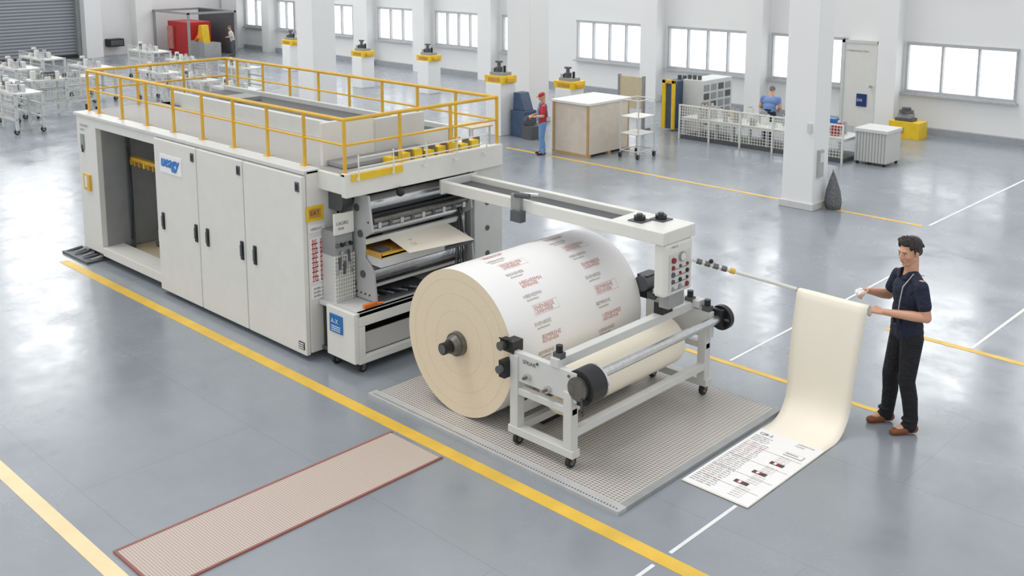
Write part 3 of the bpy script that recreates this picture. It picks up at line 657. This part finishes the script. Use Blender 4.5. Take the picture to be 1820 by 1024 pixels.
    remesh(b,'trousers',root,vox*1.2,cl['leg'],xf,3,cl.get('legl'))
    b=MB();b.sph(L((0,.0,1.29)),(.172*g,.12*g,.19),'navy');b.sph(L((0,.02,1.34)),(.14*g,.112*g,.11),'navy');b.sph(L((0,.0,1.12)),(.155*g,.12*g,.18),'navy')
    b.cap(L((-.05,0,1.0)),L((.05,0,1.0)),.11*g,.11*g);b.cap(L((-.05,0,.95)),L((.05,0,.95)),.112*g,.112*g)
    b.cap(J['sL']+V((.02,0,-.005)),L((-.05,-.01,1.46)),.056,.06);b.cap(J['sR']+V((-.02,0,-.005)),L((.05,-.01,1.46)),.056,.06);b.cap(L((0,-.005,1.4)),L((0,-.01,1.475)),.1,.068)
    sl=cl.get('sleeve',.62)
    for sd in 'LR':
        e=J['s'+sd].lerp(J['e'+sd],min(sl,1));b.cap(J['s'+sd]+V((0,0,-.01)),e,.061*g,.057*g if sl<1 else .054)
        if sl>1: b.cap(e,J['e'+sd].lerp(J['w'+sd],sl-1),.052,.038)
    remesh(b,'shirt',root,vox*1.2,cl['top'],xf,4,cl.get('topl'))
    for sd in 'LR':
        a=J['a'+sd];b=MB()
        b.cap((a.x,a.y-.03,.048),(a.x,a.y+.06,.048),.043,.043);b.cap((a.x,a.y+.05,.038),(a.x,a.y+.17,.03),.043,.035);b.cap((a.x,a.y-.01,.06),(a.x,a.y,.1),.042,.044);b.cap((a.x,a.y+.03,.07),(a.x,a.y+.1,.05),.035,.03)
        b.v=[(v[0],v[1],max(v[2],.004)) for v in b.v]
        remesh(b,'shoe',root,vox,cl['shoe'],xf,2,cl.get('shoel'))
    b=MB()
    if cl.get('cap'):
        hsph(b,(0,-.015,.055),(.084,.1,.066));hsph(b,(0,.09,.045),(.062,.06,.009));remesh(b,'cap',root,vox,cl['cap'],xf,2)
    else:
        hsph(b,(0,-.036,.05),(.077,.082,.07),n=24,m=14);hsph(b,(0,-.075,.0),(.058,.032,.062));hsph(b,(0,.012,.082),(.064,.056,.034));hsph(b,(.008,.03,.098),(.05,.036,.026))
        for q in(-1,1):
            hsph(b,(q*.066,-.024,.028),(.012,.038,.042));hsph(b,(q*.06,.03,.06),(.012,.022,.03));hcap(b,(q*.07,.012,.03),(q*.07,.01,-.004),.007,.004)
        if fine:
            random.seed(2)
            for i in range(70):
                x=random.uniform(-.056,.056);y=random.uniform(-.1,.048);z=.126-6*(x*x)-6*(y-.01)**2
                hcap(b,(x,y,z-.014),(x*1.05+random.uniform(.0,.014),y+random.uniform(-.004,.012),z+random.uniform(0,.007)),.01,.005,n=8)
        remesh(b,'hair',root,vox*.7,cl.get('hair','hair'),xf,1)
    def loc_build(b,nm,lb=None): b.v=[tuple(xf@V(v)) for v in b.v];return b.build(nm,root,label=lb)
    if fine:
        for q in(-1,1):
            b=MB();hsph(b,(q*.029,.0745,.003),(.0115,.007,.0062),'eye');hsph(b,(q*.029,.0795,.003),(.005,.003,.0052),'black');hcap(b,(q*.019,.079,.009),(q*.04,.074,.009),.0022,.0018,'hair');loc_build(b,'eye')
            b=MB();hcap(b,(q*.015,.0855,.024),(q*.031,.082,.0265),.0028,.0028,'hair');hcap(b,(q*.031,.082,.0265),(q*.046,.073,.0235),.0028,.0018,'hair');loc_build(b,'eyebrow')
        b=MB();hcap(b,(-.015,.0895,-.051),(.015,.0895,-.051),.0028,.0028,'lips');hcap(b,(-.011,.088,-.0575),(.011,.088,-.0575),.0034,.0034,'lips');loc_build(b,'lips')
    return root,xf,L,loc_build
root,xf,L,LB=person('man in navy shirt and black trousers gripping the sheet',(-3.55,8.76,0),(-.62,-.79),1.78,
  dict(eL=(-.26,-.03,1.15),wL=(-.05,.27,1.15),eR=(.27,.05,1.19),wR=(.18,.3,1.27),kL=(-.11,.03,.5),kR=(.11,.07,.5),aL=(-.12,-.03,.09),aR=(.14,.06,.09),
   nL=(.5,.1,-.8),nR=(-.6,.2,-.6),tL=-1,tR=1,dL=(.4,.87,.1),dR=(-.3,.9,.1),hp=-.2,hy=.28,curl=.6),
  dict(top='navy',leg='trous',shoe='leather',sleeve=.64,g=1.08,hs=1.12,topl='navy short-sleeved polo shirt',legl='black trousers',shoel='brown leather shoe'),vox=.0048)
b=MB()
pts=[L((-.06,-.1,1.47)),L((-.09,.02,1.5)),L((-.1,.12,1.39)),L((-.1,.142,1.25)),L((-.07,.135,1.11))]
b.path([tuple(p) for p in pts],.005,'lgrey',8);LB(b,'neck_strap','pale neck strap')
b=MB();b.box(-.1,-.03,.13,.165,1.04,1.1,'black');b.cyl((-.065,.165,1.07),(-.065,.185,1.07),.022,'black',n=16);LB(b,'camera','small black camera on strap')
for q in(-1,1):
    b=MB();b.prism([(q*.01,.095,1.44),(q*.07,.045,1.51),(q*.08,.0,1.515),(q*.08,.07,1.445)],(0,.012,.006),'navy');LB(b,'collar')
b=MB();c=xf@V((.135,.4,1.275))
random.seed(5)
b.sph(c,(.045,.045,.035),'paper',14,10);b.v=[tuple(V(v)+V([random.uniform(-.008,.008) for _ in range(3)])) for v in b.v]
b.sm=[False]*len(b.sm)
b.build('crumpled_paper',label='crumpled white paper held in a hand',cat='paper',loc=tuple(c))
root,xf,L,LB=person('worker in red cap and blue overalls beside a crate',(-14.17,15.62,0),(-.62,-.7),1.3,
  dict(eL=(-.27,.02,1.16),wL=(-.08,.27,1.12),eR=(.27,.02,1.16),wR=(.1,.28,1.14),kL=(-.1,.03,.5),kR=(.1,.03,.5),aL=(-.11,-.02,.09),aR=(.11,0,.09),hp=-.4),
  dict(top='red',leg='denim',shoe='black',sleeve=.7,cap='red',topl='red shirt',g=1.1,hs=1.1),vox=.009,fine=False)
b=MB();b.box(-.11,.11,.1,.15,.98,1.3,'denim')
for q in(-1,1): b.path([(q*.09,.13,1.28),(q*.09,.07,1.5),(q*.08,-.1,1.46),(q*.06,-.14,1.1)],.018,'denim')
LB(b,'overall_bib','light blue overall bib')
person('worker in light blue shirt standing behind the line',(-11.62,20.3,0),(-.2,.9),1.18,
  dict(eL=(-.34,.15,1.12),wL=(-.22,.42,1.0),eR=(.34,.15,1.12),wR=(.22,.42,1.0),kL=(-.1,.03,.5),kR=(.1,.03,.5),aL=(-.11,-.02,.09),aR=(.11,0,.09),hp=-.6,lean=.4),
  dict(top='bshirt',leg='navy',shoe='black',sleeve=1.5,hair='hairg',g=1.5,hs=1.2),vox=.009,fine=False)
person('worker in grey clothes near the red unit',(-35.6,21.3,0),(-.2,-.9),1.2,
  dict(eL=(-.27,.05,1.16),wL=(-.15,.28,1.15),eR=(.27,.05,1.16),wR=(.15,.28,1.15),kL=(-.1,.03,.5),kR=(.1,.03,.5),aL=(-.11,-.02,.09),aR=(.11,0,.09),hp=-.3,lean=.2),
  dict(top='white2',leg='dgrey',shoe='black',sleeve=1.3,hair='hairg',g=1.15),vox=.014,fine=False)
# ------------------------------------------------------------------ crate
C=thing('wooden_crate','large pale plywood crate with white lid','crate',(-13.7,16.6,0))
MB().box(-14.18,-13.22,15.97,17.3,.05,1.08,'wood').build('crate_body',C,bevel=.01)
MB().box(-14.22,-13.18,15.93,17.34,1.08,1.13,'white').build('crate_lid',C,bevel=.005)
for x in(-14.185,-13.255):
    for y in(15.955,17.28): MB().box(x,x+.04,y-.01,y+.03,.05,1.08,'tanedge').build('corner_batten',C,label='tan corner batten')
for y in(15.95,16.6,17.25): MB().box(-14.2,-13.2,y,y+.08,0,.05,'tanedge').build('skid',C,label='tan skid')
C=thing('shelf_trolley','white tubular shelf trolley on casters','trolley',(-12.6,16.75,0))
b=MB();x0,x1,y0,y1=-12.85,-12.4,16.55,17.1
for x in(x0,x1):
    for y in(y0,y1): b.cyl((x,y,.1),(x,y,1.2),.014,'white2',n=8)
for z in(.15,.5,.85,1.2): b.path([(x0,y0,z),(x1,y0,z),(x1,y1,z),(x0,y1,z),(x0,y0,z)],.012,'white2')
b.build('frame',C)
for z in(.49,.84): MB().box(x0,x1,y0,y1,z,z+.02,'white').build('shelf',C)
for x in(x0,x1):
    for y in(y0,y1): caster(x,y,C,.045)
C=thing('display_board','plain tan upright board on feet','board',(-14.7,19.3,0))
MB().box(-15.05,-14.35,19.3,19.34,.5,1.25,'tan').build('panel',C,bevel=.005)
for x in(-15.055,-14.345):
    b=MB();b.box(x-.025,x+.025,19.28,19.36,0,1.28,'grey');b.box(x-.05,x+.05,19.1,19.55,0,.04,'grey');b.build('post',C)
C=thing('control_cabinet','dark and yellow control cabinet with grey units','cabinet',(-13.6,20.2,0))
b=MB();b.box(-14.05,-13.75,19.7,20.4,.05,1.17,'bluem');b.box(-14.07,-13.97,19.66,19.72,.05,1.2,'yellow2');b.box(-13.8,-13.72,19.66,19.72,.05,1.2,'yellow2');b.box(-14.07,-13.72,19.66,19.74,1.12,1.2,'yellow');b.build('dark_unit',C,bevel=.008,label='dark blue unit with yellow frame')
b=MB();b.box(-13.75,-13.2,20.05,21.3,.0,1.2,'white2')
for i in range(4):
    for j in range(5): b.box(-13.2,-13.19,20.1+.3*i,20.32+.3*i,.15+.2*j,.3+.2*j,'grey' if (i+j)%3 else 'dgrey')
b.build('grey_unit',C,bevel=.008)
for i in range(5): z=1.17 if i<2 else 1.2;MB().cyl((-13.95+.14*i,20.2,z),(-13.95+.14*i,20.2,z+.1),.05,'dgrey',n=12).build('top_fan',C,label='dark grey round fan')
C=thing('assembly_line','long white assembly line behind wire mesh guard','assembly line',(-11.2,19.6,0))
x0,x1=-13.15,-9.25
b=MB();b.box(x0,x1,19.1,20.0,.0,.08,'dgrey');b.box(x0,x1,19.15,19.95,.42,.48,'white2')
for i in range(10):
    x=x0+.05+i*(x1-x0-.1)/9
    for y in(19.17,19.93): b.box(x-.02,x+.02,y-.02,y+.02,.08,.42,'white2')
b.build('bench',C,bevel=.004)
b=MB()
for i in range(60): x=x0+i*(x1-x0)/59;b.box(x-.004,x+.004,19.08,19.09,.1,.76,'white')
for j in range(11): z=.12+.064*j;b.box(x0,x1,19.078,19.088,z-.004,z+.004,'white')
for i in range(6): x=x0+i*(x1-x0)/5;b.box(x-.015,x+.015,19.06,19.1,.0,.78,'white')
b.box(x0,x1,19.07,19.1,.75,.78,'white')
b.build('mesh_guard',C,label='white wire mesh guard')
random.seed(11)
for i in range(52):
    x=random.uniform(x0+.1,x1-.2);y=random.uniform(19.25,19.85);k=random.choice(['white','lgrey','white2','dgrey','steel','tan','dred','grey','white','grey','white']);w=random.uniform(.06,.18);h=random.uniform(.05,.3)
    b=MB()
    if random.random()<.6: b.box(x,x+w,y,y+w,.48,.48+h,k);b.box(x+w*.2,x+w*.8,y+w*.2,y+w*.8,.48+h,.5+h,'grey')
    else: b.cyl((x,y,.48),(x,y,.48+h),w*.4,k,n=12);b.cyl((x,y,.48+h),(x,y,.51+h),w*.2,'dgrey',n=10)
    b.build('station_fixture',C,label='small fixture on the bench')
MB().box(-10.0,-9.7,19.6,19.8,.48,.78,'blue').box(-9.98,-9.72,19.59,19.6,.62,.66,'paper').build('blue_tub',C,label='blue tub')
MB().cyl((-9.6,19.6,.48),(-9.6,19.6,.72),.05,'red',n=14).cyl((-9.6,19.6,.72),(-9.6,19.6,.76),.025,'white',n=10).build('canister',C,label='red canister')
C=thing('zinc_bin','corrugated zinc bin on small feet','bin',(-8.8,19.6,0))
MB().box(-9.1,-8.45,19.3,19.95,.06,.7,'corr').build('bin_body',C,bevel=.006)
MB().box(-9.12,-8.43,19.28,19.97,.66,.72,'white2').build('bin_rim',C)
for x in(-9.05,-8.5):
    for y in(19.35,19.9): MB().cyl((x,y,0),(x,y,.06),.03,'rubber',n=10).build('foot',C,label='black rubber foot')
C=thing('equipment_stand','yellow steel box carrying stacked grey equipment','equipment',(-9.45,22.8,0))
MB().box(-9.85,-9.15,22.55,23.0,0,.38,'yellow2').box(-9.8,-9.5,22.54,22.55,.12,.26,'amber').build('yellow_box',C,bevel=.012)
b=MB();b.box(-9.75,-9.35,22.62,22.9,.38,.45,'dgrey');b.box(-9.7,-9.4,22.64,22.88,.45,.55,'grey');b.cyl((-9.55,22.76,.55),(-9.55,22.76,.62),.16,'dsteel',n=20);b.cyl((-9.55,22.76,.62),(-9.55,22.76,.68),.1,'dgrey',n=16);b.build('grey_equipment',C,bevel=.004)
C=thing('folded_canopy','charcoal fabric cone leaning beside the column','fabric cone',(-7.7,15.62,0))
b=MB();n=16;vs=[];zz=((0,.1),(.12,.12),(.3,.1),(.48,.055),(.62,.012))
for j,(z,r) in enumerate(zz):
    for i in range(n):
        t=2*math.pi*i/n;q=r*(1+.18*(i%2));vs.append((-7.69+q*math.cos(t)-z*.04,15.64+q*math.sin(t),z))
b.add(vs,[(j*n+i,j*n+(i+1)%n,(j+1)*n+(i+1)%n,(j+1)*n+i) for j in range(4) for i in range(n)]+[tuple(range(n))[::-1]],'cone',True);b.build('fabric',C)
MB().cyl((-7.715,15.64,.6),(-7.72,15.64,.66),.01,'grey',n=8).build('pole_tip',C,label='grey pole tip')
def pedestal(loc,hp,label,w=.24):
    x,y=loc;C=thing('pedestal_motor',label,'machine',(x,y,0),'yellow pedestal machines')
    MB().box(x-w,x+w,y-w,y+w,0,hp,'wall').build('pedestal',C,bevel=.01)
    b=MB();b.box(x-.3,x+.3,y-.22,y+.22,hp,hp+.17,'yellow2');b.box(x-.36,x-.3,y-.12,y+.12,hp+.03,hp+.12,'yellow');b.box(x+.3,x+.36,y-.12,y+.12,hp+.03,hp+.12,'yellow');b.box(x-.18,x+.18,y-.23,y-.22,hp+.04,hp+.13,'amber');b.build('yellow_housing',C,bevel=.01)
    b=MB();z=hp+.17;b.box(x-.2,x+.2,y-.15,y+.15,z,z+.07,'grey');b.cyl((x-.05,y,z+.07),(x-.05,y,z+.18),.09,'dgrey',n=16);b.cyl((x-.05,y,z+.18),(x-.05,y,z+.3),.045,'dsteel',n=12);b.cyl((x+.13,y,z+.07),(x+.13,y,z+.22),.03,'black',n=10);b.box(x-.12,x+.02,y-.05,y+.05,z+.28,z+.32,'dgrey');b.box(x-.2,x-.12,y-.1,y+.1,z+.07,z+.16,'steel');b.build('motor',C,label='grey motor assembly')
    return C
pedestal((-16.45,16.7),1.2,'yellow motor unit on tall white pedestal')
pedestal((-15.75,18.3),.98,'yellow motor unit on white pedestal behind crate')
pedestal((-25.0,19.4),.95,'yellow motor unit on white pedestal')
pedestal((-22.65,20.0),.95,'yellow motor unit on white pedestal')
pedestal((-30.1,20.3),.9,'wide yellow motor unit on white pedestal')
C=thing('tool_machine','blue-grey workshop machine with dark motor','machine',(-16.0,16.95,0))
b=MB();ox,oy=-.12,-.42;b.box(-16.0+ox,-15.55+ox,17.1+oy,17.5+oy,.0,.6,'bluem');b.prism([(-15.97+ox,17.15+oy,.6),(-15.6+ox,17.15+oy,.6),(-15.75+ox,17.15+oy,1.0),(-15.95+ox,17.15+oy,1.0)],(0,.3,0),'bluem');b.build('housing',C,bevel=.012)
b=MB();b.cyl((-15.55+ox,17.2+oy,.4),(-15.38+ox,17.1+oy,.4),.12,'dgrey',n=18);b.box(-15.55+ox,-15.25+ox,17.0+oy,17.4+oy,0,.3,'dgrey');b.build('motor',C,label='dark grey motor')
C=thing('work_table','light work table with tan top','table',(-15.2,14.6,0))
MB().box(-15.6,-14.9,14.3,14.9,.6,.63,'tan').build('table_top',C)
for x in(-15.55,-14.95):
    for y in(14.35,14.85): MB().box(x-.015,x+.015,y-.015,y+.015,0,.6,'white2').build('table_leg',C)
# rack carts
C=thing('wire_rack_cart','white wire rack cart on casters','rack cart',(-25.1,9.2,0),'white wire rack carts')
x,y=-25.1,9.2;b=MB()
for dxx in(-.8,0,.8):
    for dy in(-.3,.3): b.box(x+dxx-.03,x+dxx+.03,y+dy-.03,y+dy+.03,.1,.95,'white2')
for z in(.35,.65,.92):
    b.box(x-.83,x+.83,y-.33,y-.29,z-.02,z+.02,'white2');b.box(x-.83,x+.83,y+.29,y+.33,z-.02,z+.02,'white2')
for i in range(18): b.box(x-.8+.094*i,x-.79+.094*i,y-.32,y+.32,.9,.92,'white')
b.build('rack_frame',C)
b=MB()
for i in range(22): b.box(x-.8+.076*i,x-.794+.076*i,y-.335,y-.33,.3,1.1,'white')
for j in range(9): b.box(x-.8,x+.8,y-.336,y-.33,.32+.095*j,.327+.095*j,'white')
b.build('wire_panel',C)
random.seed(4);b=MB();b.box(x-.78,x+.78,y-.27,y+.3,.92,.935,'white2')
for i in range(14): xx=x+random.uniform(-.75,.5);yy=y+random.uniform(-.25,.2);b.box(xx,xx+random.uniform(.05,.25),yy,yy+.1,.93,.96+random.uniform(.03,.2),random.choice(['white','grey','steel','white2','dgrey']))
b.build('rack_load',C)
for dxx in(-.75,.75):
    for dy in(-.3,.3): caster(x+dxx,y+dy,C,.06)
rk=C
for (xx,yy,rz,sc) in [(-27.2,9.6,0,1),(-26.6,10.9,1.57,1),(-29.5,10.9,0,1.05),(-28.6,12.6,0,1),(-31.5,12.4,0,1.05),(-24.6,13.6,0,.9),(-26.8,13.7,0,.9),(-28.8,15.6,0,.9),(-22.3,13.4,0,.9),(-31.5,15.8,0,1),(-26.2,15.9,0,.9)]:
    dup(rk,(xx,yy,0),rotz=rz,scale=sc)
C=thing('red_machine_booth','red machine inside grey frame with yellow parts','machine',(-37.5,20.5,0))
b=MB();b.box(-38.6,-37.0,20.2,21.2,0,1.3,'red');b.box(-38.5,-38.1,20.1,20.2,.2,1.1,'printred');b.build('red_housing',C,bevel=.02)
b=MB()
for x in(-38.9,-36.2):
    for y in(19.8,21.8): b.box(x-.04,x+.04,y-.04,y+.04,0,1.72,'grey')
for y in(19.8,21.8): b.box(-38.94,-36.16,y-.04,y+.04,1.66,1.74,'grey')
for x in(-38.9,-36.2): b.box(x-.04,x+.04,19.8,21.8,1.66,1.74,'grey')
b.box(-38.9,-36.2,21.75,21.8,0,1.7,'dgrey');b.build('grey_frame',C)
b=MB();b.box(-36.9,-36.3,20.4,21.2,0,.5,'lgrey');b.prism([(-36.9,20.5,.5),(-36.4,20.5,.5),(-36.5,20.5,1.2),(-36.7,20.5,1.2)],(0,.3,0),'yellow2');b.box(-37,-36.2,20.2,20.42,.0,.6,'grey');b.cyl((-36.6,20.3,.62),(-36.2,20.2,.8),.08,'orange',n=10);b.build('yellow_arm',C)
C=thing('wall_unit','small black wall-mounted box','box',(-39.4,18.3,.5))
MB().box(-39.5,-39.1,18.0,18.6,.35,.65,'black').box(-39.1,-39.08,18.05,18.55,.4,.6,'dgrey').build('housing',C,bevel=.02)
# ------------------------------------------------------------------ light, world, camera
w=bpy.data.worlds.new('world');S.world=w;w.use_nodes=True;bg=w.node_tree.nodes['Background']
bg.inputs[0].default_value=(.97,.985,1.0,1);bg.inputs[1].default_value=.9
l=bpy.data.lights.new('skylight_sun','SUN');l.energy=1.1;l.angle=math.radians(26);l.color=(1,.985,.96)
o=bpy.data.objects.new('skylight_sun',l);o.rotation_euler=V((-.35,-.25,1)).to_track_quat('Z','Y').to_euler();COL.objects.link(o)
S.view_settings.view_transform='Standard'
cam=bpy.data.cameras.new('camera');co=bpy.data.objects.new('camera',cam);COL.objects.link(co)
cam.sensor_width=36;cam.lens=36*1834/1820*ZOOM;cam.shift_x=(ZC[0]-910)*ZOOM/1820;cam.shift_y=-(ZC[1]-200)*ZOOM/1820;cam.clip_end=200
p=math.atan(300/1834);yaw=math.radians(133.93)
f=V((math.cos(yaw)*math.cos(p),math.sin(yaw)*math.cos(p),-math.sin(p)))
co.location=(0,0,4.33);co.rotation_euler=f.to_track_quat('-Z','Y').to_euler()
S.camera=co
for o in bpy.data.objects:
    if '_loc' in o: del o['_loc']
